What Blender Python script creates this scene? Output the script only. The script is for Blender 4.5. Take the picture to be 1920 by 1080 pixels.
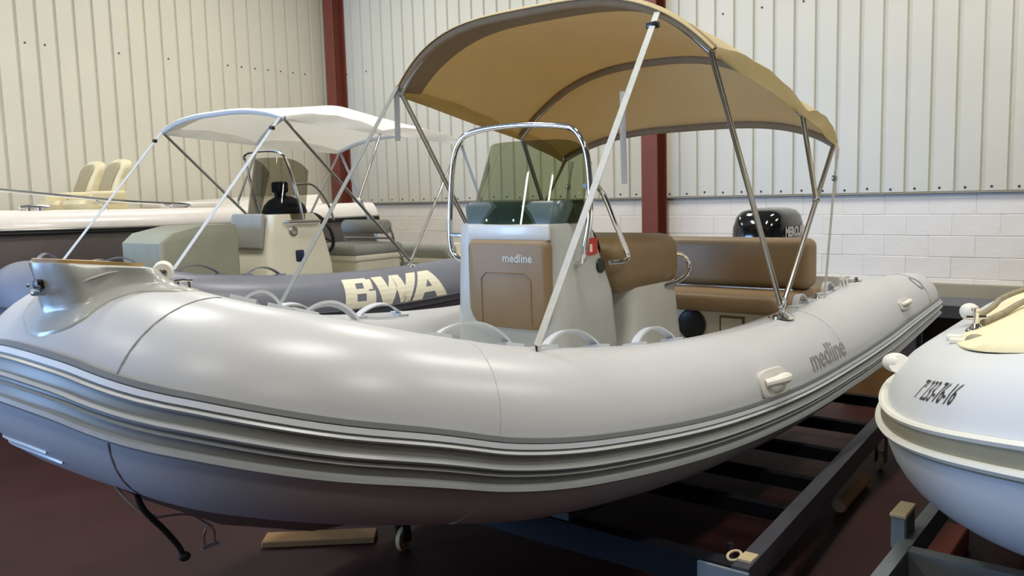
import bpy, bmesh, math, random
from mathutils import Vector, Matrix
random.seed(7)
for o in list(bpy.data.objects): bpy.data.objects.remove(o)
scn = bpy.context.scene
COL = scn.collection
PI = math.pi

# ------------------------------------------------------------------ camera
cam_d = bpy.data.cameras.new('camera'); cam = bpy.data.objects.new('camera', cam_d); COL.objects.link(cam)
cam_d.sensor_width = 36.0; cam_d.lens = 30.0; cam_d.clip_end = 200
_rt = Vector((0.78310723, 0.62130797, -0.02682295)); _up = Vector((-0.04822022, 0.10366624, 0.99344256)); _fw = Vector((-0.62001442, 0.77667864, -0.11114139))
m = Matrix((( _rt.x, _up.x, -_fw.x, 0), (_rt.y, _up.y, -_fw.y, 0), (_rt.z, _up.z, -_fw.z, 1.6), (0, 0, 0, 1)))
cam.matrix_world = m
scn.camera = cam

# ------------------------------------------------------------------ world, lights, exposure
scn.view_settings.view_transform = 'Standard'
scn.view_settings.look = 'None'
scn.view_settings.gamma = 1.0
scn.view_settings.use_curve_mapping = False
scn.view_settings.exposure = -0.36
w = bpy.data.worlds.new('daylight'); scn.world = w; w.use_nodes = True
w.node_tree.nodes['Background'].inputs[0].default_value = (0.55, 0.72, 1.0, 1)
w.node_tree.nodes['Background'].inputs[1].default_value = 3.0

def area(name, loc, rot, sx, sy, power, col):
    d = bpy.data.lights.new(name, 'AREA'); d.shape = 'RECTANGLE'; d.size = sx; d.size_y = sy; d.energy = power; d.color = col
    o = bpy.data.objects.new(name, d); COL.objects.link(o); o.location = loc; o.rotation_euler = rot
    return o
# daylight falling in through the open roller door in the near wall
area('door_daylight', (-8.3, -5.3, 1.9), (PI/2, 0, 0), 3.4, 3.6, 900, (0.29, 0.53, 1.0))
LAMPS = [(-8.0, 2.0), (-8.0, 6.2), (-4.6, 2.0), (-4.6, 6.2), (-1.2, 2.0), (-1.2, 6.2), (2.2, 2.0), (2.2, 6.2), (-4.6, -2.2), (-1.2, -2.2), (2.2, -2.2)]
LAMP_W = 112
LAMP_W_FILL = 60   # dimmer row behind the camera, added as fill
LAMP_Z = 5.45

# ------------------------------------------------------------------ materials
def lin(c):
    return tuple((v/12.92 if v <= .04045 else ((v+.055)/1.055)**2.4) for v in (x/255 for x in c))
MATS = {}
def mat(name, rgb, rough=.5, metal=0., noise=0., scale=8., bump=0., bscale=60., coat=0., trans=None, spec=None, stretch=None, lo=None):
    if name in MATS: return MATS[name]
    m = bpy.data.materials.new(name); m.use_nodes = True; nt = m.node_tree; N = nt.nodes; Lk = nt.links
    b = N['Principled BSDF']; c = lin(rgb)
    b.inputs['Base Color'].default_value = (*c, 1); b.inputs['Roughness'].default_value = rough; b.inputs['Metallic'].default_value = metal
    if coat: b.inputs['Coat Weight'].default_value = coat; b.inputs['Coat Roughness'].default_value = .08
    if spec is not None: b.inputs['Specular IOR Level'].default_value = spec
    tc = None
    def coords():
        t = N.new('ShaderNodeTexCoord'); mp = N.new('ShaderNodeMapping'); Lk.new(t.outputs['Object'], mp.inputs[0])
        if stretch: mp.inputs['Scale'].default_value = stretch
        return mp
    if noise:
        tc = coords(); n = N.new('ShaderNodeTexNoise'); n.inputs['Scale'].default_value = scale; n.inputs['Detail'].default_value = 6; Lk.new(tc.outputs[0], n.inputs['Vector'])
        r = N.new('ShaderNodeValToRGB'); r.color_ramp.elements[0].position = .3; r.color_ramp.elements[1].position = .72
        a = lin(lo) if lo else tuple(max(0, v*(1-noise)) for v in c); d = tuple(min(1, v*(1+noise)) for v in c)
        r.color_ramp.elements[0].color = (*a, 1); r.color_ramp.elements[1].color = (*d, 1)
        Lk.new(n.outputs['Fac'], r.inputs[0]); Lk.new(r.outputs[0], b.inputs['Base Color'])
    if bump:
        tc = tc or coords(); n2 = N.new('ShaderNodeTexNoise'); n2.inputs['Scale'].default_value = bscale; n2.inputs['Detail'].default_value = 4; Lk.new(tc.outputs[0], n2.inputs['Vector'])
        bp = N.new('ShaderNodeBump'); bp.inputs['Strength'].default_value = bump; bp.inputs['Distance'].default_value = .01; Lk.new(n2.outputs['Fac'], bp.inputs['Height']); Lk.new(bp.outputs[0], b.inputs['Normal'])
    if trans:
        t = N.new('ShaderNodeBsdfTranslucent'); t.inputs[0].default_value = (*lin(trans[0]), 1)
        mx = N.new('ShaderNodeMixShader'); mx.inputs[0].default_value = trans[1]
        Lk.new(b.outputs[0], mx.inputs[1]); Lk.new(t.outputs[0], mx.inputs[2]); Lk.new(mx.outputs[0], N['Material Output'].inputs[0])
    MATS[name] = m; return m
def glass(name, tint, gl=.1, rough=.02):
    m = bpy.data.materials.new(name); m.use_nodes = True; nt = m.node_tree; N = nt.nodes; Lk = nt.links
    N.remove(N['Principled BSDF'])
    t = N.new('ShaderNodeBsdfTransparent'); t.inputs[0].default_value = (*lin(tint), 1)
    g = N.new('ShaderNodeBsdfGlossy'); g.inputs['Roughness'].default_value = rough
    f = N.new('ShaderNodeFresnel'); f.inputs[0].default_value = 1.45
    ge = N.new('ShaderNodeNewGeometry'); mu = N.new('ShaderNodeMath'); mu.operation = 'MULTIPLY_ADD'; mu.inputs[1].default_value = -1; mu.inputs[2].default_value = 1; Lk.new(ge.outputs['Backfacing'], mu.inputs[0])
    m2 = N.new('ShaderNodeMath'); m2.operation = 'MULTIPLY'; Lk.new(mu.outputs[0], m2.inputs[0]); Lk.new(f.outputs[0], m2.inputs[1])
    mx = N.new('ShaderNodeMixShader'); Lk.new(m2.outputs[0], mx.inputs[0]); Lk.new(t.outputs[0], mx.inputs[1]); Lk.new(g.outputs[0], mx.inputs[2])
    Lk.new(mx.outputs[0], N['Material Output'].inputs[0]); MATS[name] = m; return m
def emit(name, rgb, s):
    m = bpy.data.materials.new(name); m.use_nodes = True; b = m.node_tree.nodes['Principled BSDF']
    b.inputs['Emission Color'].default_value = (*lin(rgb), 1); b.inputs['Emission Strength'].default_value = s; MATS[name] = m; return m

mat('pvc_grey', (192, 193, 194), .32, noise=.03, scale=3, bump=.03, bscale=220)
mat('pvc_seam', (128, 130, 130), .5, noise=.05)
mat('rubber_grey', (150, 150, 143), .42, noise=.06, scale=10)
mat('rubber_band', (118, 121, 122), .45, noise=.05)
mat('rubber_ridge', (172, 175, 175), .34, noise=.05)
mat('rubber_stripe', (222, 225, 230), .4, noise=.03)
mat('print_grey', (140, 137, 138), .5, noise=.04)
mat('gel_grey', (178, 180, 174), .22, noise=.03, coat=.3)
mat('gel_white', (206, 205, 198), .3, noise=.03, coat=.2)
mat('gel_cream', (226, 220, 198), .3, noise=.03, coat=.2)
mat('gel_hull', (132, 124, 120), .3, noise=.03)
mat('tan_vinyl', (132, 109, 76), .5, noise=.06, scale=5, bump=.06, bscale=260)
mat('tan_piping', (128, 98, 62), .5, noise=.05)
mat('tan_teak', (176, 142, 92), .6, noise=.15, scale=14)
mat('print_pale', (190, 188, 180), .5, noise=.03)
mat('chrome', (225, 225, 225), .09, metal=1., noise=.02)
mat('steel_dull', (168, 166, 160), .3, metal=1., noise=.05)
mat('webbing_white', (188, 188, 182), .75, noise=.06, scale=40)
mat('webbing_grey', (140, 138, 128), .8, noise=.06, scale=40)
mat('handle_grey', (196, 200, 204), .5, noise=.04)
mat('handle_plate', (204, 202, 196), .4, noise=.03)
mat('plastic_white', (236, 232, 220), .35, noise=.03)
mat('black_plastic', (18, 18, 20), .35, noise=.1)
mat('black_gloss', (10, 11, 12), .1, noise=.1, coat=.6)
mat('black_rubber', (24, 22, 22), .7, noise=.15)
mat('red_print', (196, 52, 44), .5, noise=.06)
mat('canvas_tan', (240, 226, 178), .8, noise=.04, scale=5, bump=.12, bscale=300, trans=((184, 156, 78), .46))
mat('canvas_sleeve', (142, 122, 94), .85, noise=.06, scale=20)
mat('canvas_white', (246, 246, 244), .8, noise=.02, bump=.1, bscale=200, trans=((255, 253, 246), .45))
mat('pvc_slate', (112, 115, 126), .36, noise=.05, scale=4)
mat('rubber_slate', (80, 82, 90), .5, noise=.05)
mat('print_cream', (236, 232, 208), .5, noise=.03)
mat('cushion_grey', (150, 150, 142), .6, noise=.05, bump=.05, bscale=200)
mat('cushion_olive', (146, 146, 128), .6, noise=.05, bump=.05, bscale=200)
mat('navy_plastic', (30, 38, 66), .4, noise=.1)
mat('hull_taupe', (116, 106, 100), .25, noise=.04, coat=.4)
mat('hull_white', (228, 222, 214), .25, noise=.03, coat=.4)
mat('seat_cream', (214, 202, 164), .55, noise=.05, bump=.05)
mat('seat_taupe', (158, 144, 108), .6, noise=.05)
mat('pvc_ivory', (206, 208, 208), .4, noise=.02, scale=3)
mat('ivory_strake', (222, 220, 206), .4, noise=.03)
mat('olive_band', (142, 136, 112), .5, noise=.06)
mat('ivory_canvas', (232, 220, 180), .7, noise=.05, bump=.2, bscale=30)
mat('rope_grey', (150, 142, 118), .85, noise=.2, scale=60)
mat('rope_pale', (190, 184, 170), .85, noise=.15, scale=60)
mat('steel_navy', (66, 67, 74), .45, noise=.15, scale=6)
mat('steel_galv', (134, 142, 142), .5, metal=.3, noise=.1, scale=9)
mat('wood_pale', (206, 188, 146), .6, noise=.12, scale=12, stretch=(1, 8, 1))
mat('cardboard', (150, 112, 66), .8, noise=.08)
mat('floor_red_sunlit', (150, 72, 56), .7, noise=.12)  # lighter floor red, sunlight put into the colour
mat('column_red', (116, 56, 40), .5, noise=.08, scale=5)
mat('sheet_cream', (206, 201, 183), .38, noise=.03, scale=1.5)
mat('block_white', (232, 226, 216), .75, noise=.04, scale=4, bump=.25, bscale=30)
mat('mortar_white', (224, 217, 206), .85, noise=.06, scale=20)
mat('plinth_grey', (148, 142, 122), .7, noise=.08, scale=3)
mat('screw_dark', (52, 46, 44), .5, metal=.4, noise=.1)
mat('floor_red', (52, 24, 21), .6, noise=.30, scale=1.6, bump=.04, bscale=30, spec=.2)
mat('wall_dark', (120, 116, 108), .7, noise=.05)
mat('steel_dark', (22, 22, 28), .75, noise=.15, spec=.2)
mat('dash_dark', (72, 86, 82), .3, noise=.05)
mat('roof_grey', (176, 174, 166), .7, noise=.05)
mat('lamp_white', (230, 230, 228), .5, noise=.02)
glass('tint_green', (206, 210, 190))
glass('tint_grey', (206, 204, 194))
emit('lamp_glow', (255, 246, 226), 6)

# ------------------------------------------------------------------ mesh helpers
ORG = Vector((0, 0, 0))
class MB:
    def __init__(s): s.v = []; s.f = []
    def add(s, v, f):
        k = len(s.v); s.v += [Vector(p) for p in v]; s.f += [tuple(i+k for i in q) for q in f]; return s
    def loft(s, rings, closed=True, caps=True, loop=False):
        n = len(rings[0]); v = [p for r in rings for p in r]; f = []
        R = len(rings)
        for i in range(R if loop else R-1):
            for j in range(n if closed else n-1):
                a, b = i*n+j, i*n+(j+1) % n; i2 = (i+1) % R
                f.append((a, b, i2*n+(j+1) % n, i2*n+j))
        if caps and closed and not loop: f.append(tuple(range(n))[::-1]); f.append(tuple((R-1)*n+j for j in range(n)))
        return s.add(v, f)
    def tube(s, path, r, n=10, caps=True, loop=False):
        P = [Vector(p) for p in path]; fr = frames(P, loop)
        rr = r if callable(r) else (lambda i: r)
        return s.loft([[P[i]+(a*math.cos(2*PI*k/n)+b*math.sin(2*PI*k/n))*rr(i) for k in range(n)] for i, (t, a, b) in enumerate(fr)], caps=caps, loop=loop)
    def ribbon(s, path, w, th, side):
        P = [Vector(p) for p in path]; side = Vector(side).normalized(); R = []
        for i, p in enumerate(P):
            t = (P[min(i+1, len(P)-1)]-P[max(i-1, 0)]).normalized(); sd = (side-t*side.dot(t)).normalized(); n = t.cross(sd)
            R.append([p+sd*w/2+n*th/2, p-sd*w/2+n*th/2, p-sd*w/2-n*th/2, p+sd*w/2-n*th/2])
        return s.loft(R)
    def box(s, c, size, bev=0., seg=2, rot=None):
        bm = bmesh.new(); bmesh.ops.create_cube(bm, size=1.0)
        for v in bm.verts: v.co = Vector((v.co.x*size[0], v.co.y*size[1], v.co.z*size[2]))
        if bev: bmesh.ops.bevel(bm, geom=list(bm.edges), offset=bev, segments=seg, affect='EDGES', profile=.5)
        M = rot.to_matrix() if rot is not None else None
        bm.verts.index_update()
        v = [(M @ q.co if M else q.co)+Vector(c) for q in bm.verts]; f = [tuple(x.index for x in q.verts) for q in bm.faces]; bm.free()
        return s.add(v, f)
    def beam(s, p, q, w, h, up=(0, 0, 1)):
        p, q = Vector(p), Vector(q); t = (q-p).normalized(); sd = t.cross(Vector(up)).normalized(); u = sd.cross(t)
        return s.loft([[a+sd*w/2+u*h/2, a-sd*w/2+u*h/2, a-sd*w/2-u*h/2, a+sd*w/2-u*h/2] for a in (p, q)])
    def lathe(s, c, prof, n=20, axis=(0, 0, 1)):
        ax = Vector(axis).normalized(); a = ax.orthogonal().normalized(); b = ax.cross(a); c = Vector(c)
        return s.loft([[c+ax*h+(a*math.cos(2*PI*k/n)+b*math.sin(2*PI*k/n))*max(r, 1e-4) for k in range(n)] for r, h in prof])
    def ball(s, c, r, n=14, sc=(1, 1, 1)):
        m = n//2; c = Vector(c)
        return s.loft([[c+Vector((r*sc[0]*math.sin(PI*(i+.02)/(m+.04))*math.cos(2*PI*k/n), r*sc[1]*math.sin(PI*(i+.02)/(m+.04))*math.sin(2*PI*k/n), -r*sc[2]*math.cos(PI*(i+.02)/(m+.04)))) for k in range(n)] for i in range(m+1)])
    def prism(s, poly, d):     # polygon (3D, planar) extruded by vector d
        d = Vector(d); return s.loft([[Vector(p) for p in poly], [Vector(p)+d for p in poly]])
    def sheet(s, grid, th, nrm):   # open grid of points -> solid of thickness th along nrm(i, j)
        R, n = len(grid), len(grid[0]); top = [[Vector(p) for p in r] for r in grid]
        bot = [[top[i][j]-nrm(i, j)*th for j in range(n)] for i in range(R)]
        v = [p for r in top for p in r]+[p for r in bot for p in r]; K = R*n; f = []
        for i in range(R-1):
            for j in range(n-1):
                a, b, c, d = i*n+j, i*n+j+1, (i+1)*n+j+1, (i+1)*n+j
                f.append((a, b, c, d)); f.append((K+d, K+c, K+b, K+a))
        bd = [(0, j) for j in range(n)]+[(i, n-1) for i in range(1, R)]+[(R-1, j) for j in range(n-2, -1, -1)]+[(i, 0) for i in range(R-2, 0, -1)]
        for k in range(len(bd)):
            a = bd[k][0]*n+bd[k][1]; q = bd[(k+1) % len(bd)]; b = q[0]*n+q[1]; f.append((a, K+a, K+b, b))
        return s.add(v, f)
    def build(s, name, m, parent=None, smooth=True, ang=35):
        me = bpy.data.meshes.new(name); me.from_pydata([p-ORG for p in s.v], [], s.f)
        bm = bmesh.new(); bm.from_mesh(me); bmesh.ops.recalc_face_normals(bm, faces=list(bm.faces))
        if smooth:
            for q in bm.faces: q.smooth = True
            for e in bm.edges:
                if len(e.link_faces) == 2 and e.calc_face_angle(0) > math.radians(ang): e.smooth = False
        bm.to_mesh(me); bm.free()
        me.materials.append(MATS[m]); o = bpy.data.objects.new(name, me); COL.objects.link(o)
        if parent is not None: o.parent = parent
        else: o.location = ORG
        return o
def frames(P, loop=False):
    out = []; n = len(P); pa = None
    for i in range(n):
        a, b = (P[(i-1) % n], P[(i+1) % n]) if loop else (P[max(i-1, 0)], P[min(i+1, n-1)])
        t = (b-a).normalized()
        u = (pa-t*pa.dot(t)) if pa is not None else (Vector((0, 0, 1))-t*t.z)
        if u.length < 1e-4: u = t.orthogonal()
        u.normalize(); out.append((t, u, t.cross(u))); pa = u
    return out
def cr(P, n, loop=False):
    P = [Vector(p) for p in P]
    Q = [2*P[0]-P[1]]+P+[2*P[-1]-P[-2]]; k = len(P)-1; out = []
    for j in range(n):
        t = min(k*j/(n-1), k-1e-9); i = int(t); u = t-i; a, b, c, d = Q[i:i+4]
        out.append(.5*((2*b)+(c-a)*u+(2*a-5*b+4*c-d)*u*u+(3*b-3*c+d-a)*u**3))
    return out
def org(p):
    global ORG; ORG = Vector(p)
def thing(name, label, cat, loc=(0, 0, 0), group=None):
    org(loc); o = bpy.data.objects.new(name, None); COL.objects.link(o); o.location = loc; o.empty_display_size = .2
    o['label'] = label; o['category'] = cat
    if group: o['group'] = group
    return o
def tag(o, label, cat, group=None):
    o['label'] = label; o['category'] = cat
    if group: o['group'] = group
    return o
def struct(o, label=None):
    o['kind'] = 'structure'
    if label: o['label'] = label
    return o
def center(o):   # a one-mesh thing: put its origin at its base
    me = o.data; xs = [v.co for v in me.vertices]
    c = Vector(((min(p.x for p in xs)+max(p.x for p in xs))/2, (min(p.y for p in xs)+max(p.y for p in xs))/2, min(p.z for p in xs)))
    for v in me.vertices: v.co -= c
    o.location = o.location+c; return o
_tx = {}
def text2d(s, size, thick=0., sub=1):
    cu = bpy.data.curves.new('t', 'FONT'); cu.body = s; cu.size = size; cu.offset = thick; cu.resolution_u = 4; cu.align_x = 'CENTER'; cu.align_y = 'CENTER'
    o = bpy.data.objects.new('t', cu); COL.objects.link(o)
    dg = bpy.context.evaluated_depsgraph_get(); me = o.evaluated_get(dg).to_mesh()
    bm = bmesh.new(); bm.from_mesh(me); o.evaluated_get(dg).to_mesh_clear()
    bmesh.ops.remove_doubles(bm, verts=list(bm.verts), dist=1e-5)
    bmesh.ops.triangulate(bm, faces=list(bm.faces))
    if sub: bmesh.ops.subdivide_edges(bm, edges=list(bm.edges), cuts=sub, use_grid_fill=True)
    bm.verts.index_update(); v = [q.co.xy.copy() for q in bm.verts]; f = [tuple(x.index for x in q.verts) for q in bm.faces]; bm.free()
    bpy.data.objects.remove(o); bpy.data.curves.remove(cu)
    return v, f
def lettering(name, s, size, fn, m, parent, thick=0., sub=1, sx=1., sy=1., shear=0.):
    v, f = text2d(s, size, thick, sub); mb = MB(); mb.add([fn(p.x*sx+p.y*shear, p.y*sy) for p in v], f)
    return mb.build(name, m, parent, smooth=False)

# ------------------------------------------------------------------ the hall
XL, YR = -10.4, 8.8          # left wall plane, right wall plane
XE, YB, ZC = 8.0, -5.2, 6.2  # far ends of the hall behind the camera, ceiling
SB = 1.505                   # bottom edge of the wall sheeting
org((0, 0, 0))
struct(MB().box(((XL+XE)/2, (YR+YB)/2, -.1), (XE-XL+.6, YR-YB+.6, .2)).build('floor', 'floor_red', smooth=False))
struct(MB().box(((XL+XE)/2, (YR+YB)/2, ZC+.05), (XE-XL+.6, YR-YB+.6, .1)).build('ceiling', 'roof_grey', smooth=False))
wr = struct(MB().box(((XL+XE)/2, YR+.124, ZC/2), (XE-XL+.6, .2, ZC)).build('wall_right', 'mortar_white', smooth=False))
# near wall (behind the camera) with an open roller door letting the daylight in
wl = struct(MB().box((XL-.17, (YR+YB)/2, ZC/2), (.2, YR-YB+.6, ZC)).build('wall_left', 'mortar_white', smooth=False))
D0, D1, DH = -10.1, -6.5, 3.8
wn = MB(); wn.box(((XL+D0)/2-.1, YB-.17, ZC/2), (D0-XL+.2, .2, ZC)); wn.box(((XE+D1)/2+.1, YB-.17, ZC/2), (XE-D1+.2, .2, ZC)); wn.box(((D0+D1)/2, YB-.17, (ZC+DH)/2), (D1-D0, .2, ZC-DH))
struct(wn.build('wall_near', 'wall_dark', smooth=False))
struct(MB().box((XE+.17, (YR+YB)/2, ZC/2), (.2, YR-YB+.6, ZC)).build('wall_back', 'wall_dark', smooth=False))

# ribbed cladding sheets: 5 ribs each, 1.08 m cover, one mesh shared
PITCH = .216
def sheet_mesh():
    prof = []
    for k in range(5):
        b = k*PITCH
        prof += [(b, 0), (b+.008, -.028), (b+.036, -.028), (b+.044, 0)]
    prof.append((5*PITCH, 0))
    mb = MB(); H = ZC-SB
    mb.loft([[Vector((x, -y, 0)) for x, y in prof]+[Vector((x, -y+.0015, 0)) for x, y in prof[::-1]], [Vector((x, -y, H)) for x, y in prof]+[Vector((x, -y+.0015, H)) for x, y in prof[::-1]]])
    return mb
sp = sheet_mesh().build('sheet_panel', 'sheet_cream', wr, ang=20)
ph = (-4.3075-.03) % PITCH
x = XL - (XL % PITCH) + ph
first = True
xs_r = []
while x < XE:
    o = sp if first else sp.copy()
    if not first: COL.objects.link(o)
    o.parent = wr; o.location = (x, YR-.03, SB); first = False; xs_r.append(x); x += 5*PITCH
y = 4.4178+.03-PITCH*5*2.0
y0 = y
ys_l = []
while y < YR-.1:
    o = sp.copy(); COL.objects.link(o); o.parent = wl; o.rotation_euler = (0, 0, PI/2); o.location = (XL+.03, y, SB); ys_l.append(y); y += 5*PITCH
# sheet screws
sc = MB().lathe((0, 0, 0), [(.0, .004), (.011, .004), (.011, .0), (.006, -.006), (0, -.006)][::-1], 8, (0, -1, 0)).build('screw', 'screw_dark', wr)
rs = random.Random(3); k = 0
for x in xs_r:
    for r in range(5):
        cx = x+r*PITCH+.1
        if cx > 0.5: continue
        for z, pr in ((SB+.035, 1), (3.43, .55)):
            if rs.random() > pr: continue
            o = sc if k == 0 else sc.copy()
            if k: COL.objects.link(o)
            o.parent = wr; o.location = (cx, YR-.032, z+rs.uniform(-.008, .008)); k += 1
for y in ys_l:
    for r in range(5):
        cy = y+r*PITCH+.1
        if cy < 2.5 or cy > 8.6: continue
        if rs.random() > .6: continue
        o = sc.copy(); COL.objects.link(o); o.parent = wl; o.rotation_euler = (0, 0, PI/2); o.location = (XL+.032, cy, 3.42)
# painted concrete blocks under the sheeting, each one a piece
CH = .2
bk = MB().box((0, 0, 0), (.396, .06, .196), .004, 1).build('block', 'block_white', wr, smooth=False)
k = 0
for c in range(5):
    z = SB-.02-CH*(c+.5)
    x = -10.35+(.2 if c % 2 else 0)
    while x < 1.2:
        o = bk if k == 0 else bk.copy()
        if k: COL.objects.link(o)
        o.parent = wr; o.location = (x+.196, YR+.05+rs.uniform(-.002, .002), z); k += 1; x += .4
struct(MB().box(((XL+XE)/2, YR+.03, .32), (XE-XL+.2, .16, .64), .012, 2).build('trim_1', 'plinth_grey'), 'grey olive concrete plinth along the foot of the block wall')
bl = None
for c in range(4):
    z = SB-.02-CH*(c+.5); y = 2.4+(.2 if c % 2 else 0)
    while y < 8.6:
        o = bk.copy(); COL.objects.link(o); o.parent = wl; o.rotation_euler = (0, 0, PI/2); o.location = (XL-.05, y+.196, z); y += .4
# flashing strip at the sheet bottom
struct(MB().box(((XL+XE)/2, YR-.004, SB-.012), (XE-XL, .05, .018), .003, 1).build('trim_2', 'plinth_grey'))
# red steel columns (I sections)
def column(cx, cy, label):
    t = thing('steel_column', label, 'column', (cx, cy, 0))
    MB().box((cx, cy, ZC/2), (.012, .2, ZC)).build('web', 'column_red', t, smooth=False)
    MB().box((cx, cy-.106, ZC/2), (.2, .014, ZC), .002, 1).build('flange', 'column_red', t, smooth=False)
    MB().box((cx, cy+.106, ZC/2), (.2, .014, ZC), .002, 1).build('flange', 'column_red', t, smooth=False)
    MB().box((cx, cy, .012), (.3, .3, .024), .004, 1).build('base_plate', 'column_red', t)
column(-4.80, YR-.15, 'red painted steel column behind the tan stern bench and canopy')
column(-10.17, YR-.15, 'red painted steel column in the corner where the two cladding walls meet')

# roller door frame with its raised shutter box (daylight opening)
dr = thing('roller_door', 'raised roller door with bare steel frame in the near wall', 'door', ((D0+D1)/2, YB, 0))
for xx in (D0, D1): MB().box((xx, YB-.01, DH/2), (.12, .1, DH), .005, 1).build('jamb', 'steel_galv', dr)
MB().box(((D0+D1)/2, YB+.12, DH+.2), (3.7, .35, .4), .03, 2).build('shutter_box', 'steel_galv', dr)

# ceiling lamps: long fluorescent battens with reflector, each with its own light; the row behind the camera is added fill
for i, (lx, ly) in enumerate(LAMPS):
    t = thing('ceiling_lamp', 'long white fluorescent batten hanging from the hall ceiling, added as fill in the row behind the camera', 'lamp', (lx, ly, LAMP_Z), 'fluorescent battens under the ceiling, with the added fill row behind the camera')
    MB().box((lx, ly, LAMP_Z+.06), (.34, 1.5, .06), .01, 1).build('housing', 'lamp_white', t)
    MB().box((lx, ly, LAMP_Z+.022), (.28, 1.44, .012)).build('diffuser', 'lamp_glow', t, smooth=False)
    for s in (-.5, .5): MB().tube([(lx, ly+s, LAMP_Z+.08), (lx, ly+s, ZC)], .006, 6).build('hanger', 'steel_dull', t)
    a = area('lamp_light', (lx, ly, LAMP_Z), (0, 0, 0), .28, 1.44, LAMP_W if ly > 0 else LAMP_W_FILL, (1.0, .965, .895))

# ------------------------------------------------------------------ inflatable tube toolkit
class Tube:
    def __init__(s, ctrl, R, taper=.09, tl=1.0, n=260, outside=-1, bow=0., climb=0.):
        s.climb = climb
        s.C = cr(ctrl, n); s.n = n; s.L = [0.]
        for i in range(1, n): s.L.append(s.L[-1]+(s.C[i]-s.C[i-1]).length)
        T = s.L[-1]; s.R = [R-taper*max(0, 1-min(l, T-l)/tl)**1.5+bow*s.g(l) for l in s.L]; s.fr = []
        for i in range(n):
            t = (s.C[min(i+1, n-1)]-s.C[max(i-1, 0)]).normalized(); N = t.cross(Vector((0, 0, 1))).normalized()*outside
            U = N.cross(t)*outside
            if U.z < 0: U = -U
            s.fr.append((t, N, U))
    def g(s, l):
        q = max(0., 1-abs(l-s.L[-1]/2)/1.1); return q*q*(3-2*q)
    def at(s, l):
        l = min(max(l, 0), s.L[-1]-1e-6); lo, hi = 0, s.n-1
        while hi-lo > 1:
            m = (lo+hi)//2
            if s.L[m] <= l: lo = m
            else: hi = m
        u = (l-s.L[lo])/(s.L[hi]-s.L[lo]); i, j = lo, hi
        return s.C[i].lerp(s.C[j], u), s.R[i]*(1-u)+s.R[j]*u, [s.fr[i][k].lerp(s.fr[j][k], u).normalized() for k in range(3)]
    def p(s, l, deg, dr=0.):
        c, r, (t, N, U) = s.at(l); a = math.radians(deg); return c+(N*math.cos(a)+U*math.sin(a))*(r+dr)
    def nrm(s, l, deg):
        c, r, (t, N, U) = s.at(l); a = math.radians(deg); return (N*math.cos(a)+U*math.sin(a)).normalized()
    def body(s, name, m, parent, seg=40):
        mb = MB(); R = []
        def ring(i, k, off): t, N, U = s.fr[i]; return [s.C[i]+t*off+(N*math.cos(2*PI*j/seg)+U*math.sin(2*PI*j/seg))*s.R[i]*k for j in range(seg)]
        for a in (80, 60, 40, 20): R.append(ring(0, math.cos(math.radians(a)), -s.R[0]*.7*math.sin(math.radians(a))))
        for i in range(s.n): R.append(ring(i, 1, 0))
        for a in (20, 40, 60, 80): R.append(ring(s.n-1, math.cos(math.radians(a)), s.R[-1]*.7*math.sin(math.radians(a))))
        return mb.loft(R).build(name, m, parent, ang=60)
    def band(s, name, prof, m, parent, l0=0., l1=None, step=.04, cl=1.):   # prof: list of (deg, dr) outer skin
        l1 = s.L[-1] if l1 is None else l1; K = max(2, int((l1-l0)/step)); R = []
        for i in range(K+1):
            l = l0+(l1-l0)*i/K
            c = s.climb*s.g(l)*cl
            R.append([s.p(l, d+c, q) for d, q in prof]+[s.p(l, d+c, -.006) for d, q in prof[::-1]])
        return MB().loft(R).build(name, m, parent, ang=30)
    def seam(s, l, m, parent, d0=-60, d1=100, w=.0035, dl=None):
        dl = dl or (lambda d: 0); R = []
        for k in range(41):
            d = d0+(d1-d0)*k/40; q = l+dl(d)
            R.append([s.p(q-w/2, d, .0012), s.p(q+w/2, d, .0012), s.p(q+w/2, d, -.003), s.p(q-w/2, d, -.003)])
        return MB().loft(R).build('seam', m, parent)
    def arch(s, l0, l1, deg, h, w, m, parent, name='grab_handle', th=.008):
        pts = []; K = 14
        for k in range(K+1):
            u = k/K; b = s.p(l0+(l1-l0)*u, deg, .002); pts.append(b+s.nrm(l0, deg)*h*(math.sin(PI*u)**.75))
        a = s.p(l0, deg, .004); b = s.p(l1, deg, .004); t = (b-a).normalized()
        mb = MB().ribbon(pts, w, th, s.nrm(l0, deg).cross(t))
        o = mb.build(name, m, parent)
        for q, sg in ((a, -1), (b, 1)):
            n = s.nrm(l0, deg); sd = n.cross(t).normalized()
            pm = MB(); pm.loft([[q+t*x*.5*.07+sd*y*.5*(w+.03)+n*(z) for x, y in ((-1, -1), (1, -1), (1, 1), (-1, 1))] for z in (-.012, .004)]); pm.build('patch', m, o)
        return o
    def topz(s, x, y):
        best = None
        for i in range(0, s.n):
            d = math.hypot(s.C[i].x-x, s.C[i].y-y)
            if best is None or d < best[0]: best = (d, i)
        d, i = best; r = s.R[i]
        return s.C[i].z+math.sqrt(max(r*r-d*d, 0.0)) if d < r else s.C[i].z

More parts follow.
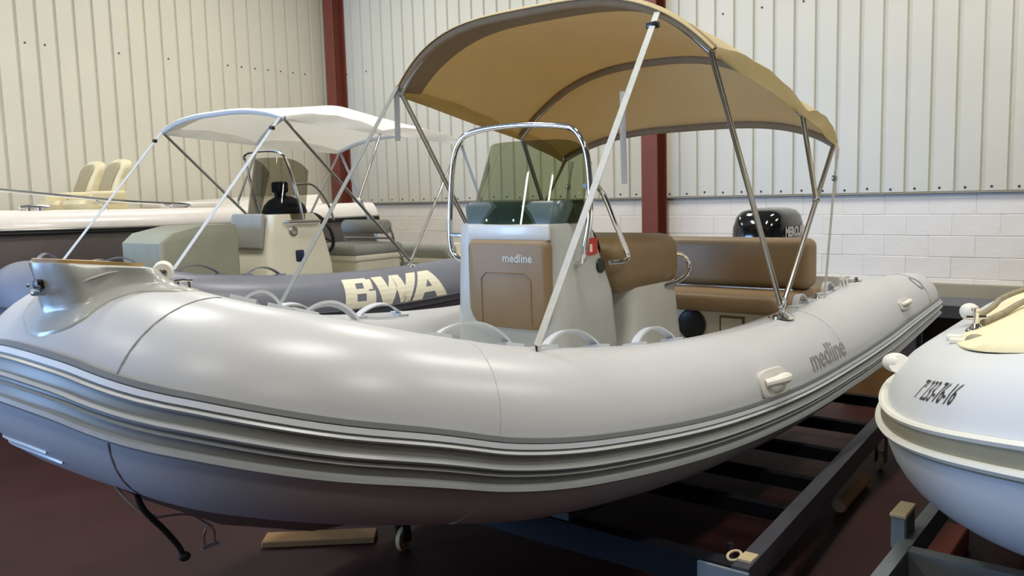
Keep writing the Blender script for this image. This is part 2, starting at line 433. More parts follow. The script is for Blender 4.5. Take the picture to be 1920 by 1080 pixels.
def bimini(root, cx, half, piv, hoops, cm, sleeve, pipe='steel_dull', r=.0125, can_ext=.02, puff=.05):
    """hoops: dict list with foot (Y,z), corner (Y,z), arc (zc, ze, p, Y)"""
    arcs = []
    for h in hoops:
        yk, zk = h['corner']; zc, ze, p, ya = h['arc']
        pts = []
        for sg in (1, -1):
            leg = [(cx+sg*half, h['foot'][0], h['foot'][1]), (cx+sg*half, yk, zk-.1+.0)]
            pts.append(leg)
        ts = [1-2*k/48 for k in range(49)]
        ts = [math.sin(t*PI/2) for t in ts]
        arc = [Vector((cx+half*t, yk+(ya-yk)*(1-abs(t)**p), ze+(zc-ze)*(1-abs(t)**p))) for t in ts]
        a = [Vector(q) for q in pts[0]]; b = [Vector(q) for q in pts[1]][::-1]
        # legs rise straight to the arc ends
        path = [a[0], a[0].lerp(arc[0], .5)]+arc+[b[1].lerp(arc[-1], .5), b[1]]
        MB().tube(path, r, 10).build('hoop', pipe, root)
        arcs.append((p, yk, ya, zc, ze))
    # canopy lofted over the hoops
    def arcpt(A, t, dz=.02):
        p, yk, ya, zc, ze = A; q = abs(t)**p
        return Vector((cx+(half+can_ext)*t, yk+(ya-yk)*(1-q), ze+(zc-ze)*(1-q)+dz))
    rows = []; K = 12; ts = [math.sin((1-2*k/60)*PI/2) for k in range(61)]
    for i in range(len(arcs)-1):
        for k in range(K+(1 if i == len(arcs)-2 else 0)):
            u = k/K; row = []
            for t in ts:
                a, b = arcpt(arcs[i], t), arcpt(arcs[i+1], t); q = a.lerp(b, u); q.z -= .005*math.sin(PI*u)*(1-abs(t)); q.x += .012*math.sin(PI*u)*t*abs(t)**4; q.z += puff*math.sin(PI*u)**.7*abs(t)**5
                q.z += .004*math.sin(23*u+9*t)*abs(t)**2
                row.append(q)
            rows.append(row)
    up = Vector((0, 0, 1))
    can = MB().sheet(rows, .004, lambda i, j: (up-Vector((1, 0, 0))*(-ts[j])*.6*abs(ts[j])).normalized()).build('canopy', cm, root, ang=60)
    # side flaps hanging from the canopy edge between the hoops
    for j in (0, len(ts)-1):
        sg = 1 if j == 0 else -1; base = [arcpt(arcs[i], sg, .0).lerp(arcpt(arcs[i+1], sg, .0), k/K) for i in range(len(arcs)-1) for k in range(K)]+[arcpt(arcs[-1], sg, .0)]
        fl = [[rw[j].lerp(b_, f)+Vector((sg*(.004+.006*math.sin(3.1*f+i*.7)*f), 0, -.012*f)) for f in (0, .25, .5, .75, 1)] for i, (rw, b_) in enumerate(zip(rows, base))]
        MB().sheet(fl, .003, lambda i, q: Vector((sg, 0, .2))).build('side_flap', cm, can, ang=60)
    # pockets sewn round each hoop, a wider hem at the front edge
    for A in arcs:
        MB().tube([arcpt(A, t*.985, 0.) for t in ts], r+.008, 10).build('pocket', sleeve, can)
    hem = [[arcpt(arcs[0], t, dz)+Vector((0, dy, 0)) for t in ts] for dy, dz in ((-.03, .012), (-.012, .022), (0, .026))]
    MB().sheet(hem, .004, lambda i, j: up).build('front_hem', cm, can)
    rowb = [rows[k] for k in range(0, 3)]
    MB().sheet([[p+Vector((0, 0, -.007)) for p in rw] for rw in rowb], .003, lambda i, j: up).build('front_band', sleeve, can)
    return can

# ================================================================== MAIN BOAT
XC = -2.36
QP = [(-1.374, 5.762, .861), (-1.477, 5.049, .787), (-1.517, 4.306, .73), (-1.531, 3.535, .718), (-1.539, 2.754, .768), (-1.567, 2.059, .862), (-1.653, 1.681, .946), (-1.745, 1.43, 1.014), (-1.931, 1.244, 1.068), (-2.16, 1.168, 1.105)]
tip = (XC, 1.145, 1.12)
CT = QP+[tip]+[(2*XC-q[0], q[1], q[2]) for q in QP[::-1]]
boat = thing('inflatable_boat', 'light grey inflatable boat with tan cushions, nearest and largest, under the tan canopy', 'boat', (XC, 3.3, .30))
TB = Tube(CT, .26, n=300, bow=.017, climb=20.)
tube = TB.body('tube', 'pvc_grey', boat)
LT = TB.L[-1]; LB = LT/2
strake = TB.band('rubbing_strake', [(8.2, 0), (7.9, .010), (5, .011), (0, .011), (-8, .012), (-16, .013), (-22.6, .014), (-23.6, 0)], 'rubber_grey', boat)
TB.band('strake_band', [(8.4, .004), (8.1, .014), (5.4, .016), (5.1, .006)], 'rubber_band', strake)
TB.band('strake_stripe', [(4.9, .006), (4.7, .016), (1.8, .017), (1.6, .006)], 'rubber_stripe', strake)
for a, b, h in ((.8, -2.0, .026), (-7.0, -10.4, .030), (-11.8, -14.0, .024), (-18.6, -22.8, .034)):
    TB.band('strake_ridge', [(a, .006), (a-.35, h-.006), ((a+b)/2, h), (b+.35, h-.006), (b, .006)], 'rubber_ridge', strake)
for l in (4.80, LT-4.80):
    sg = 1 if l < LB else -1
    TB.seam(l, 'pvc_seam', tube, -60, 96, dl=lambda d: -sg*.05*max(0, (d-20)/76)**1.6)
for l in (1.62, 4.05, LT-1.62, LT-4.05): TB.seam(l, 'pvc_grey', tube, -70, 96, w=.028)
for l in (.16, LT-.16): TB.seam(l, 'pvc_seam', tube, -150, 150, w=.01)
# lettering printed on the port side of the tube
lettering('lettering', 'medline', .2, lambda x, y: TB.p(1.835-x, 23+math.degrees(y/.26), .0015), 'print_grey', tube, thick=.003, sub=1, sx=.70, sy=.66)
# outlined oval emblem near the stern end of the tube
ov = []
for k in range(40):
    a = 2*PI*k/40; r1, r2 = 1., .74
    ov.append((math.cos(a), math.sin(a)))
ring = MB(); ring.loft([[TB.p(.19+c*.045*r, 52+s_*16*r, .002) for c, s_ in ov] for r in (1, .66)], caps=False); ring.build('emblem', 'print_grey', tube)
MB().loft([[TB.p(.14+a*.03, 22+b*7, q) for a, b in ((-1, -1), (0, -1), (1, -1), (1, 0), (1, 1), (0, 1), (-1, 1), (-1, 0))] for q in (-.004, .002)]).build('label_patch', 'print_pale', tube)
# grab handles on top of the tube, both sides
for a, b, dg, hh in ((3.83, 4.12, 102, .056), (3.35, 3.65, 102, .056), (2.80, 3.09, 102, .056), (4.36, 4.54, 114, .05), (4.60, 4.72, 110, .035), (1.38, 1.52, 98, .05), (1.0, 1.12, 98, .05)):
    for side in (0, 1):
        if side and a < 2: continue
        l0, l1 = (a, b) if side == 0 else (LT-b, LT-a)
        TB.arch(l0, l1, dg, hh, .032, 'handle_grey', boat)
# moulded carrying handles on the flank
def carry(l, deg, s):
    base = []; K = 20
    mb = MB()
    for dr, k in ((-.01, 1.), (.008, .98), (.014, .86)):
        base.append([TB.p(l+math.copysign(abs(math.cos(2*PI*j/K))**.5, math.cos(2*PI*j/K))*.14*k*s, deg+math.copysign(abs(math.sin(2*PI*j/K))**.5, math.sin(2*PI*j/K))*13*k*s, dr) for j in range(K)])
    mb.loft(base); o = mb.build('carry_handle', 'handle_plate', boat)
    pts = [TB.p(l+u*.10*s, deg+1*s, .012+.038*s*math.cos(u*PI/2)**.5) for u in [-1+2*i/10 for i in range(11)]]
    MB().tube(pts, lambda i: .024*s*(1-.3*abs(i-5)/5), 10).build('grip', 'plastic_white', o)
    return o
carry(2.50, 19, 1.0); carry(.60, 28, .62)
for l in (LT-2.50,): carry(l, 21, 1.0)

# rigid V hull and deck
def hull(root, stations, m, name='hull'):
    mb = MB(); R = []
    for (y, cx, hw, zc, zk) in stations:
        R.append([(cx-hw, y, zc), (cx-hw*.92, y, zc-.10), (cx-hw*.45, y, zk+(zc-zk)*.32), (cx, y, zk), (cx+hw*.45, y, zk+(zc-zk)*.32), (cx+hw*.92, y, zc-.10), (cx+hw, y, zc), (cx, y, zc+.0)])
    return mb.loft([[Vector(p) for p in r] for r in R]).build(name, m, root, ang=25)
hull(boat, [(5.3, XC, .72, .66, .33), (4.3, XC, .72, .62, .31), (3.3, XC, .72, .62, .31), (2.4, XC, .70, .68, .33), (1.8, XC, .56, .76, .44), (1.45, XC, .42, .84, .58), (1.2, XC, .24, .92, .74), (1.05, XC, .08, .98, .86)], 'gel_hull')
MB().loft([[Vector(p) for p in ((XC-.68, y, z), (XC+.68*k, y, z), (XC+.68*k, y, z-.03), (XC-.68, y, z-.03))] for y, z, k in ((5.2, .66, 1), (2.6, .68, 1), (1.9, .80, .75))]).build('deck', 'gel_white', boat)
MB().box((XC, 5.22, .84), (1.46, .07, .42), .015, 2).build('transom', 'gel_white', boat)
# lower bow moulding: two raised spray lips under the strake
for dz, a, b in ((-52, 5.04, LB+.3), (-57, 5.0, LB+.35)): TB.band('spray_lip', [(dz+.8, 0), (dz, .005), (dz-.8, 0)], 'pvc_grey', boat, a, b)

# bow fairing: raised nose block with a flange that follows the tube
FX = -2.30
def cr2(P): return [(q.x, q.y) for q in cr([(x, y, 0) for x, y in P], 34)]
def ringpts(half): return [(x, y) for x, y in half]+[(-x, y) for x, y in half[-2:0:-1]]
fl_o = ringpts(cr2([(0, .917), (.04, .920), (.10, .939), (.145, .97), (.157, 1.01), (.164, 1.05), (.188, 1.11), (.235, 1.16), (.25, 1.22), (.18, 1.29), (0, 1.32)]))
bd_o = ringpts(cr2([(0, .950), (.025, .957), (.05, .965), (.095, .981), (.12, 1.005), (.13, 1.05), (.145, 1.10), (.168, 1.15), (.172, 1.19), (.12, 1.245), (.05, 1.26), (0, 1.262)]))
def onT(P, up, k=1., dy=0.): return [Vector((FX+x*k, 1.0+(y-1.0)*k+dy, TB.topz(FX+x*k, 1.0+(y-1.0)*k+dy)+up)) for x, y in P]
def atop(P, k, dy, f, dz=0.):
    R = []
    for x, y in P:
        px, py = FX+x*k, 1.0+(y-1.0)*k+dy; zt = 1.455-.03*max(0, (py-.95)/.25)-.04*max(0, (py-1.16)/.1)**2; z0 = TB.topz(FX+x, y)+.012
        R.append(Vector((px, py, z0+(zt-z0)*f+dz)))
    return R
fair = MB().loft([onT(fl_o, -.02), onT(fl_o, .004), onT(fl_o, .008, .97), onT(bd_o, .012, 1.06), atop(bd_o, 1.0, -.002, .12), atop(bd_o, .97, -.012, .6), atop(bd_o, .95, -.022, .93), atop(bd_o, .90, -.024, 1.0), atop(bd_o, .6, -.02, 1.0, .004)]).build('bow_fairing', 'gel_grey', boat, ang=50)
MB().loft([atop(bd_o, .80, -.022, 1.0, dz) for dz in (-.004, .010)]).build('step_pad', 'tan_teak', fair)
MB().tube(cr([(FX+.108, .985, 1.398), (FX+.126, 1.02, 1.413), (FX+.134, 1.065, 1.424), (FX+.147, 1.115, 1.428)], 20), .0025, 6).build('crease', 'gel_white', fair)
MB().box((FX+.008, .940, 1.40), (.034, .022, .026), .008, 2).build('recess', 'black_plastic', fair)
MB().tube(cr([(FX-.02, .936, 1.380), (FX+.01, .926, 1.378), (FX+.045, .934, 1.380)], 10), .007, 8).build('fairlead_lip', 'chrome', fair)
for q in (-.02, .04): MB().ball((FX+q, .926, 1.396), .005, 8).build('fairlead_screw', 'chrome', fair)
rl = MB().lathe((FX+.06, 1.25, 1.41), [(.0, 0), (.024, 0), (.028, .005), (.028, .075), (.024, .08), (0, .08)], 20, (1, -.6, 0)).build('bow_roller', 'plastic_white', fair)
MB().lathe((FX+.129, 1.209, 1.41), [(.0, -.002), (.011, -.002), (.011, .003), (.007, .005), (.0, .005)], 14, (1, -.6, 0)).build('bolt', 'steel_dull', rl)
cx_ = FX+.185; cz = TB.topz(cx_, 1.235)
cl = MB().tube([(cx_-.016, 1.217, cz+.02), (cx_, 1.235, cz+.023), (cx_+.016, 1.253, cz+.02)], .005, 8)
for q in (-.009, .009): cl.lathe((cx_+q, 1.235+q*1.2, cz-.005), [(.009, 0), (.005, .010), (.005, .024)], 10)
cl.build('cleat', 'chrome', fair)

# console
def rrect(cx, cy, hx, y0, y1, z, r, n=6):
    P = []
    for (sx, yy, a0) in ((1, y0, -PI/2), (1, y1, 0), (-1, y1, PI/2), (-1, y0, PI)):
        ccx = cx+sx*(hx-r); ccy = yy+(r if yy == y0 else -r)
        for k in range(n+1):
            a = a0+PI/2*k/n; P.append(Vector((ccx+r*math.cos(a), ccy+r*math.sin(a), z)))
    return P
KX = -2.37
console = MB().loft([rrect(KX-.028, 0, .0284+.285, 2.93, 3.44, .64, .07), rrect(KX-.028, 0, .0284+.283, 2.94, 3.44, .9, .07), rrect(KX-.028, 0, .0284+.278, 2.95, 3.41, 1.14, .07), rrect(KX-.028, 0, .0284+.272, 2.955, 3.31, 1.33, .07), rrect(KX-.028, 0, .0284+.27, 2.96, 3.26, 1.43, .07), rrect(KX-.028, 0, .0284+.262, 2.967, 3.25, 1.462, .065)]).build('console', 'gel_grey', boat, ang=40)
MB().loft([rrect(KX-.015, 0, .27, 2.972, 3.24, 1.455, .05), rrect(KX-.02, 0, .285, 2.985, 3.22, 1.54, .05), rrect(KX-.02, 0, .275, 3.0, 3.2, 1.56, .05)]).build('dashboard', 'dash_dark', console, ang=40)
MB().box((KX, 2.952, 1.425), (.46, .02, .07), .008, 2).build('front_ledge', 'gel_white', console)
# tan backrest cushion on the console front
cush = []
def cpoly(k, y, grow=0):
    x0, x1, z0, z1 = -2.585-grow, -2.135+grow, 1.0-grow, 1.392+grow; P = []
    for (cx, cz, r, a0) in ((x1-.03, z1-.03, .03, 0), (x0+.03, z1-.03, .03, PI/2), (x0+.09, z0+.09, .09, PI), (x1-.09, z0+.09, .09, 1.5*PI)):
        for i in range(6):
            a = a0+PI/2*i/5; P.append(Vector((cx+r*math.cos(a), y, cz+r*math.sin(a))))
    return P
cu = MB().loft([cpoly(1, 2.955), cpoly(1, 2.93), cpoly(1, 2.917, -.008), cpoly(1, 2.912, -.022)]).build('front_cushion', 'tan_vinyl', console, ang=50)
cu['label'] = 'tan vinyl cushion with pale lettering on the console front'
MB().tube([(-2.50, 2.911, 1.02), (-2.50, 2.911, 1.22), (-2.47, 2.911, 1.25), (-2.25, 2.911, 1.25), (-2.22, 2.911, 1.22), (-2.22, 2.911, 1.02)], .003, 6).build('stitching', 'tan_piping', cu)
lettering('lettering', 'medline', .052, lambda x, y: Vector((-2.292+x, 2.9105, 1.313+y)), 'print_pale', cu, thick=.001)
# wrap-round tinted windscreen
rows = []; NU, NV = 40, 14; WX = KX-.02
for j in range(NV+1):
    v = j/NV; row = []
    for i in range(NU+1):
        u = -1+2*i/NU; ang = u*.95
        zt = 1.46+.37*(1-.30*abs(u)**7)*v
        wv = (.318-.012*v)*(1-.03*v*abs(u)**6)
        row.append(Vector((WX+wv*math.sin(ang)/math.sin(.95), 2.945+.13*(1-math.cos(ang))/(1-math.cos(.95))+.14*v, zt)))
    rows.append(row)
scr = MB().sheet(rows, .005, lambda i, j: Vector((math.sin((-1+2*j/NU)*.8), -math.cos((-1+2*j/NU)*.8), .3)).normalized()).build('windscreen', 'tint_green', console)
for u in (-.35, .15): MB().lathe((KX+.3*u*1.05, 2.935+.02*abs(u), 1.478), [(0, .0), (.006, .0), (.006, .006), (0, .007)], 8, (0, -1, 0)).build('screw', 'chrome', scr)
# stainless hand rail round the windscreen
rail = cr([(-2.64, 3.1, 1.27), (-2.70, 3.07, 1.275), (-2.775, 3.05, 1.30), (-2.805, 3.05, 1.36), (-2.805, 3.05, 1.5), (-2.775, 3.05, 1.74), (-2.74, 3.05, 1.83), (-2.68, 3.05, 1.875), (-2.55, 3.05, 1.895), (-2.35, 3.05, 1.897), (-2.15, 3.05, 1.88), (-2.07, 3.05, 1.855), (-2.02, 3.05, 1.78), (-2.0, 3.05, 1.66), (-2.0, 3.05, 1.5), (-2.03, 3.05, 1.36), (-2.05, 3.06, 1.30), (-2.1, 3.08, 1.275)], 90)
MB().tube(rail, .0135, 12).build('hand_rail', 'chrome', console)
MB().tube([(-2.806, 3.05, 1.405), (-2.62, 3.05, 1.40)], .011, 10).build('rail_stay', 'chrome', console)
MB().tube(cr([(-2.03, 3.06, 1.62), (-2.04, 3.2, 1.60), (-2.05, 3.33, 1.45), (-2.055, 3.44, 1.31), (-2.06, 3.43, 1.27), (-2.1, 3.36, 1.265)], 30), .012, 10).build('side_rail', 'chrome', console)
MB().box((KX+.277, 3.20, 1.352), (.004, .09, .075)).build('sticker', 'red_print', console, smooth=False)
MB().box((KX+.2795, 3.19, 1.345), (.002, .02, .035)).build('sticker_mark', 'plastic_white', console, smooth=False)
MB().lathe((KX+.272, 3.27, 1.26), [(0, 0), (.032, 0), (.034, .008), (.03, .012), (0, .010)], 18, (1, 0, .1)).build('socket', 'black_plastic', console)
# steering wheel behind the console
wh = MB(); wc = Vector((KX, 3.40, 1.36)); wa = Vector((0, .75, .5)).normalized(); wx = Vector((1, 0, 0)); wy = wa.cross(wx)
wh.tube([wc+(wx*math.cos(2*PI*k/32)+wy*math.sin(2*PI*k/32))*.17 for k in range(32)], .014, 8, loop=True)
for k in range(3): wh.tube([wc-wa*.03, wc+(wx*math.cos(2*PI*k/3+.5)+wy*math.sin(2*PI*k/3+.5))*.17], .008, 6)
wh.tube([wc-wa*.14, wc], .03, 10); wh.build('steering_wheel', 'black_plastic', console)

# pilot seat
seat = MB().loft([rrect(KX, 0, .29, 3.53, 4.12, .64, .06), rrect(KX, 0, .275, 3.54, 4.08, .85, .06), rrect(KX, 0, .262, 3.56, 4.05, 1.10, .06), rrect(KX, 0, .262, 3.56, 4.05, 1.14, .06)]).build('pilot_seat', 'gel_white', boat, ang=40)
MB().box((KX, 3.74, 1.235), (.58, .62, .27), .085, 5).build('seat_cushion', 'tan_vinyl', seat)
for s in (1, -1): MB().tube(cr([(KX+s*.25, 3.96, 1.27), (KX+s*.30, 4.03, 1.25), (KX+s*.32, 4.06, 1.19), (KX+s*.31, 4.0, 1.13), (KX+s*.26, 3.9, 1.10)], 24), .011, 10).build('grab_rail', 'chrome', seat)

# stern bench
bench = MB().box((XC, 4.86, .78), (1.28, .62, .34), .03, 3).build('stern_bench', 'gel_cream', boat)
MB().box((XC+.0, 4.72, .955), (1.34, .72, .10), .045, 4).build('seat_cushion', 'tan_vinyl', bench)
MB().box((XC, 4.86, 1.15), (1.36, .2, .29), .05, 4).build('backrest', 'tan_vinyl', bench)
MB().tube([(XC-.6, 4.70, 1.012), (XC+.62, 4.70, 1.012)], .008, 8).build('back_rail', 'chrome', bench)
MB().lathe((XC+.08, 4.555, .80), [(0, 0), (.085, 0), (.09, .012), (.07, .02), (0, .012)], 24, (0, -1, 0)).build('speaker', 'black_plastic', bench)
pl = MB().box((XC+.33, 4.547, .815), (.15, .008, .10), .002, 1).build('plate', 'tan_piping', bench)
MB().box((XC+.33, 4.542, .815), (.125, .004, .075)).build('plate_face', 'gel_cream', pl, smooth=False)
# cleats and eyes near the stern of the port tube
def cleat(mb, c, t, n, s=1.):
    t = Vector(t).normalized(); n = Vector(n).normalized(); c = Vector(c)
    mb.tube([c+n*.035*s-t*.06*s, c+n*.04*s-t*.02*s, c+n*.04*s+t*.02*s, c+n*.035*s+t*.06*s], .009*s, 8)
    for q in (-.022, .022): mb.tube([c+t*q*s, c+t*q*s+n*.04*s], .008*s, 8)
    return mb
for l in (.84, LT-.84): cleat(MB(), TB.p(l, 96, 0), TB.at(l)[2][0], TB.nrm(l, 96)).build('cleat', 'chrome', boat)
for l in (1.24, .66):
    mm = MB().lathe(TB.p(l, 98, -.004), [(0, 0), (.03, 0), (.026, .008), (.012, .014), (.01, .03), (.0, .034)], 12, TB.nrm(l, 98)).build('strap_eye', 'chrome', boat)

# outboard motor
om = thing('outboard_motor', 'black outboard motor with glossy cowling behind the tan bench', 'motor', (XC+.05, 5.75, .35))
mx, my = XC+.05, 5.78
def cowl(z, kx, ky, dy=0, n=32, e=.62):
    P = []
    for k in range(n):
        a = 2*PI*k/n; c, s = math.cos(a), math.sin(a)
        P.append(Vector((mx+math.copysign(abs(c)**e, c)*kx, my+dy+math.copysign(abs(s)**e, s)*ky, z)))
    return P
cw = MB().loft([cowl(1.02, .17, .26), cowl(1.06, .195, .29), cowl(1.2, .20, .30), cowl(1.32, .195, .29), cowl(1.39, .178, .265, .005), cowl(1.425, .15, .23, .01), cowl(1.443, .10, .17, .015), cowl(1.448, .04, .08, .02)]).build('cowling', 'black_gloss', om, ang=50)
lettering('lettering', 'MERCURY', .085, lambda x, y: Vector((mx+.2015, my-.02+x, 1.285+y)), 'print_pale', cw, thick=.004, sx=1.0)
MB().loft([cowl(1.0, .15, .24), cowl(1.03, .165, .25)]).build('cowl_trim', 'black_plastic', om)
MB().loft([cowl(1.0, .12, .2), cowl(.8, .09, .15), cowl(.45, .07, .12), cowl(.36, .07, .13)]).build('leg', 'black_plastic', om)
MB().box((mx, my, .5), (.2, .34, .02), .008, 2).build('plate', 'black_plastic', om)
MB().box((mx, 5.38, .95), (.2, .25, .3), .03, 2).build('bracket', 'black_plastic', om)
MB().lathe((mx, my-.1, .38), [(.0, 0), (.04, .02), (.05, .1), (.045, .25), (.02, .36), (0, .37)], 14, (0, 1, 0)).build('gearcase', 'black_plastic', om)

# tan bimini of the main boat
HB = .86
bim = thing('bimini_top', 'tan canvas canopy on a steel hoop frame over the nearest boat', 'canopy', (XC, 3.92, .98))
bimini(bim, XC, HB, None, [
    dict(foot=(3.92, 1.02), corner=(3.165, 2.135), arc=(2.40, 2.12, 3.4, 3.13)),
    dict(foot=(4.373, 1.521), corner=(4.17, 1.93), arc=(2.285, 1.93, 2.7, 4.22)),
    dict(foot=(3.925, 1.02), corner=(4.63, 1.815), arc=(1.955, 1.80, 3.4, 4.72))], 'canvas_tan', 'canvas_sleeve')
for s in (1, -1):
    px = XC+s*HB; py, pz = 3.92, TB.topz(XC+HB, 3.92)+.012
    mnt = MB().lathe((px, py, pz-.012), [(0, 0), (.06, 0), (.058, .012), (.03, .022), (.014, .03), (.014, .06), (0, .062)], 18).build('deck_mount', 'chrome', bim)
    MB().box((px, py, pz+.06), (.03, .05, .05), .01, 2).build('hinge', 'chrome', mnt)
    MB().ball((px, 4.373, 1.521), .02, 10).build('joint', 'steel_dull', bim)
# front webbing straps
for s in (1, -1):
    fy = 2.01 if s > 0 else 2.32
    fz = 1.128 if s > 0 else 1.10
    MB().lathe((XC+s*.84, fy, fz-.03), [(0, 0), (.026, 0), (.024, .012), (.012, .02), (.012, .045), (0, .048)], 12).build('strap_eye', 'chrome', bim)
MB().ribbon([(XC+.64, 3.14, 2.31), (XC+.70, 3.0, 2.24), (XC+.74, 2.84, 2.10), (XC+.84, 2.01, 1.13)], .024, .003, (1, .2, 0)).build('strap', 'webbing_white', bim)
MB().box((XC+.70, 2.99, 2.225), (.05, .03, .025), .006, 2).build('buckle', 'black_plastic', bim)
MB().ribbon([(XC-.86, 3.14, 2.16), (XC-.84, 2.32, 1.11)], .024, .003, (1, .2, 0)).build('strap', 'webbing_grey', bim)
MB().ribbon(cr([(XC+.738, 2.70, 1.95), (XC+.742, 2.69, 1.82), (XC+.745, 2.69, 1.70), (XC+.75, 2.685, 1.62)], 12), .022, .003, (1, .6, 0)).build('strap_tail', 'webbing_white', bim)
MB().ribbon(cr([(XC-.86, 3.13, 2.13), (XC-.862, 3.13, 2.0), (XC-.855, 3.12, 1.88)], 10), .028, .003, (1, .6, 0)).build('strap_tail', 'webbing_grey', bim)
for s in (1, -1):
    MB().ribbon([(XC+s*HB, 4.71, 1.79), (XC+s*HB, 4.66, 1.64), (XC+s*HB, 4.52, 1.0)], .03, .003, (0, 1, .2)).build('strap', 'webbing_white', bim)
    MB().box((XC+s*HB, 4.655, 1.63), (.02, .04, .03), .005, 2).build('buckle', 'steel_dull', bim)

# ================================================================== SLATE BOAT (middle)
DX, DY = -3.92, 1.43
X2 = XC+DX
Z2 = (.82, .77, .735, .72, .745, .805, .865, .91, .935, .95)
Q2 = [(q[0]+DX, q[1]+DY, z) for q, z in zip(QP, Z2)]
CT2 = Q2+[(X2, tip[1]+DY, .955)]+[(2*X2-q[0], q[1], q[2]) for q in Q2[::-1]]
b2 = thing('inflatable_boat', 'slate grey inflatable boat with cream BWA letters, behind the nearest boat', 'boat', (X2, 4.7, .3))
T2 = Tube(CT2, .26)
tb2 = T2.body('tube', 'pvc_slate', b2)
L2 = T2.L[-1]
st2 = T2.band('rubbing_strake', [(-4, 0), (-5, .02), (-10, .012), (-16, .02), (-17, 0)], 'rubber_slate', b2)
SG = [((0, .30), (0, .30), 0, 1), ((.2, .62), (.2, .62), .80, 1), ((.2, .62), (.2, .62), .43, .60), ((.2, .66), (.2, .66), 0, .2), ((.50, .74), (.50, .74), .55, .93), ((.54, .80), (.54, .80), .07, .50),
      ((1.0, 1.26), (.78, 1.08), 0, 1), ((1.0, 1.26), (1.30, 1.56), 0, 1), ((1.5, 1.76), (1.28, 1.56), 0, 1), ((1.5, 1.76), (1.80, 2.08), 0, 1),
      ((1.84, 2.14), (2.16, 2.46), 0, 1), ((2.60, 2.92), (2.20, 2.48), 0, 1), ((2.06, 2.66), (2.12, 2.56), .20, .38)]
bw = MB()
for (xa, xb), (xc, xd), y0_, y1_ in SG:
    gr = []
    for i in range(7):
        v = i/6; xl, xr = xa+(xc-xa)*v, xb+(xd-xb)*v; yy = y0_+(y1_-y0_)*v
        gr.append([T2.p(2.20-((xl+(xr-xl)*j/4)-1.46)*.40-(yy-.5)*.05, 25+math.degrees((yy-.5)*.26/.26), .002) for j in range(5)])
    bw.loft(gr, closed=False)
bw.build('lettering', 'print_cream', tb2, smooth=False)
for a, b in ((3.72, 4.06), (3.20, 3.5), (4.3, 4.55)):
    T2.arch(a, b, 100, .06, .034, 'pvc_slate', b2); T2.arch(L2-b, L2-a, 100, .06, .034, 'pvc_slate', b2)
hull(b2, [(6.75, X2, .72, .66, .33), (5.7, X2, .72, .62, .31), (4.7, X2, .72, .62, .31), (3.8, X2, .70, .68, .33), (3.2, X2, .58, .78, .42), (2.8, X2, .42, .80, .50), (2.5, X2, .22, .84, .64), (2.36, X2, .06, .90, .78)], 'gel_cream')
MB().loft([[Vector(p) for p in ((X2-.68*k, y, z), (X2+.68*k, y, z), (X2+.68*k, y, z-.03), (X2-.68*k, y, z-.03))] for y, z, k in ((6.6, .66, 1), (4.0, .68, 1), (3.3, .76, .75))]).build('deck', 'gel_cream', b2)
MB().box((X2, 6.65, .86), (1.46, .07, .46), .015, 2).build('transom', 'gel_cream', b2)
MB().box((X2, 6.55, .93), (1.5, .5, .06), .015, 2).build('stern_deck', 'gel_cream', b2)
# bow sun pad / locker in front of the console
lk = MB().loft([rrect(X2, 0, .29, 3.32, 4.02, .72, .05), rrect(X2, 0, .29, 3.32, 4.02, 1.29, .05), rrect(X2, 0, .28, 3.40, 4.02, 1.36, .05), rrect(X2, 0, .27, 3.66, 4.01, 1.41, .05)]).build('bow_locker', 'cushion_olive', b2, ang=40)
K2 = X2+.02
con2 = MB().loft([rrect(K2, 0, .30, 4.24, 4.96, .64, .05), rrect(K2, 0, .29, 4.26, 4.95, 1.02, .05), rrect(K2, 0, .27, 4.30, 4.90, 1.25, .05), rrect(K2, 0, .262, 4.33, 4.85, 1.42, .05), rrect(K2, 0, .25, 4.34, 4.80, 1.47, .05)]).build('console', 'gel_cream', b2, ang=40)
MB().box((K2-.02, 4.285, 1.33), (.44, .05, .30), .02, 3, rot=Matrix.Rotation(-.12, 3, 'X').to_euler()).build('front_cushion', 'cushion_grey', con2)
MB().tube([(K2+.28, 4.45, 1.405), (K2+.31, 4.46, 1.405), (K2+.31, 4.80, 1.40), (K2+.28, 4.81, 1.40)], .012, 8).build('grab_bar', 'steel_dull', con2)
MB().lathe((K2+.262, 4.54, 1.325), [(0, 0), (.045, 0), (.045, .012), (.03, .02), (.0, .015)], 18, (1, 0, .1)).build('vent', 'steel_dull', con2)
MB().box((K2+.285, 4.585, 1.11), (.02, .085, .10), .012, 2).build('hatch', 'navy_plastic', con2)
rows = []
for j in range(11):
    v = j/10; row = []
    for i in range(29):
        u = -1+2*i/28; a = u*1.2
        row.append(Vector((K2-.02+(.33-.05*v)*math.sin(a)/math.sin(1.2), 4.34+.30*(1-math.cos(a))/(1-math.cos(1.2))+.10*v, 1.42+.53*v*(1-.22*abs(u)**6))))
    rows.append(row)
s2 = MB().sheet(rows, .005, lambda i, j: Vector((math.sin((-1+2*j/28)*1.2), -math.cos((-1+2*j/28)*1.2), .2)).normalized()).build('windscreen', 'tint_grey', con2)
MB().tube(cr([(K2-.30, 4.62, 1.42), (K2-.31, 4.58, 1.6), (K2-.29, 4.5, 1.90), (K2-.24, 4.46, 1.99), (K2, 4.44, 2.01), (K2+.24, 4.46, 1.99), (K2+.29, 4.5, 1.90), (K2+.31, 4.58, 1.6), (K2+.30, 4.62, 1.42)], 60), .013, 10).build('hand_rail', 'chrome', con2)
MB().tube(cr([(K2+.30, 4.56, 1.72), (K2+.30, 4.75, 1.71), (K2+.30, 4.9, 1.55), (K2+.30, 4.96, 1.40)], 20), .011, 8).build('side_rail', 'steel_dull', con2)
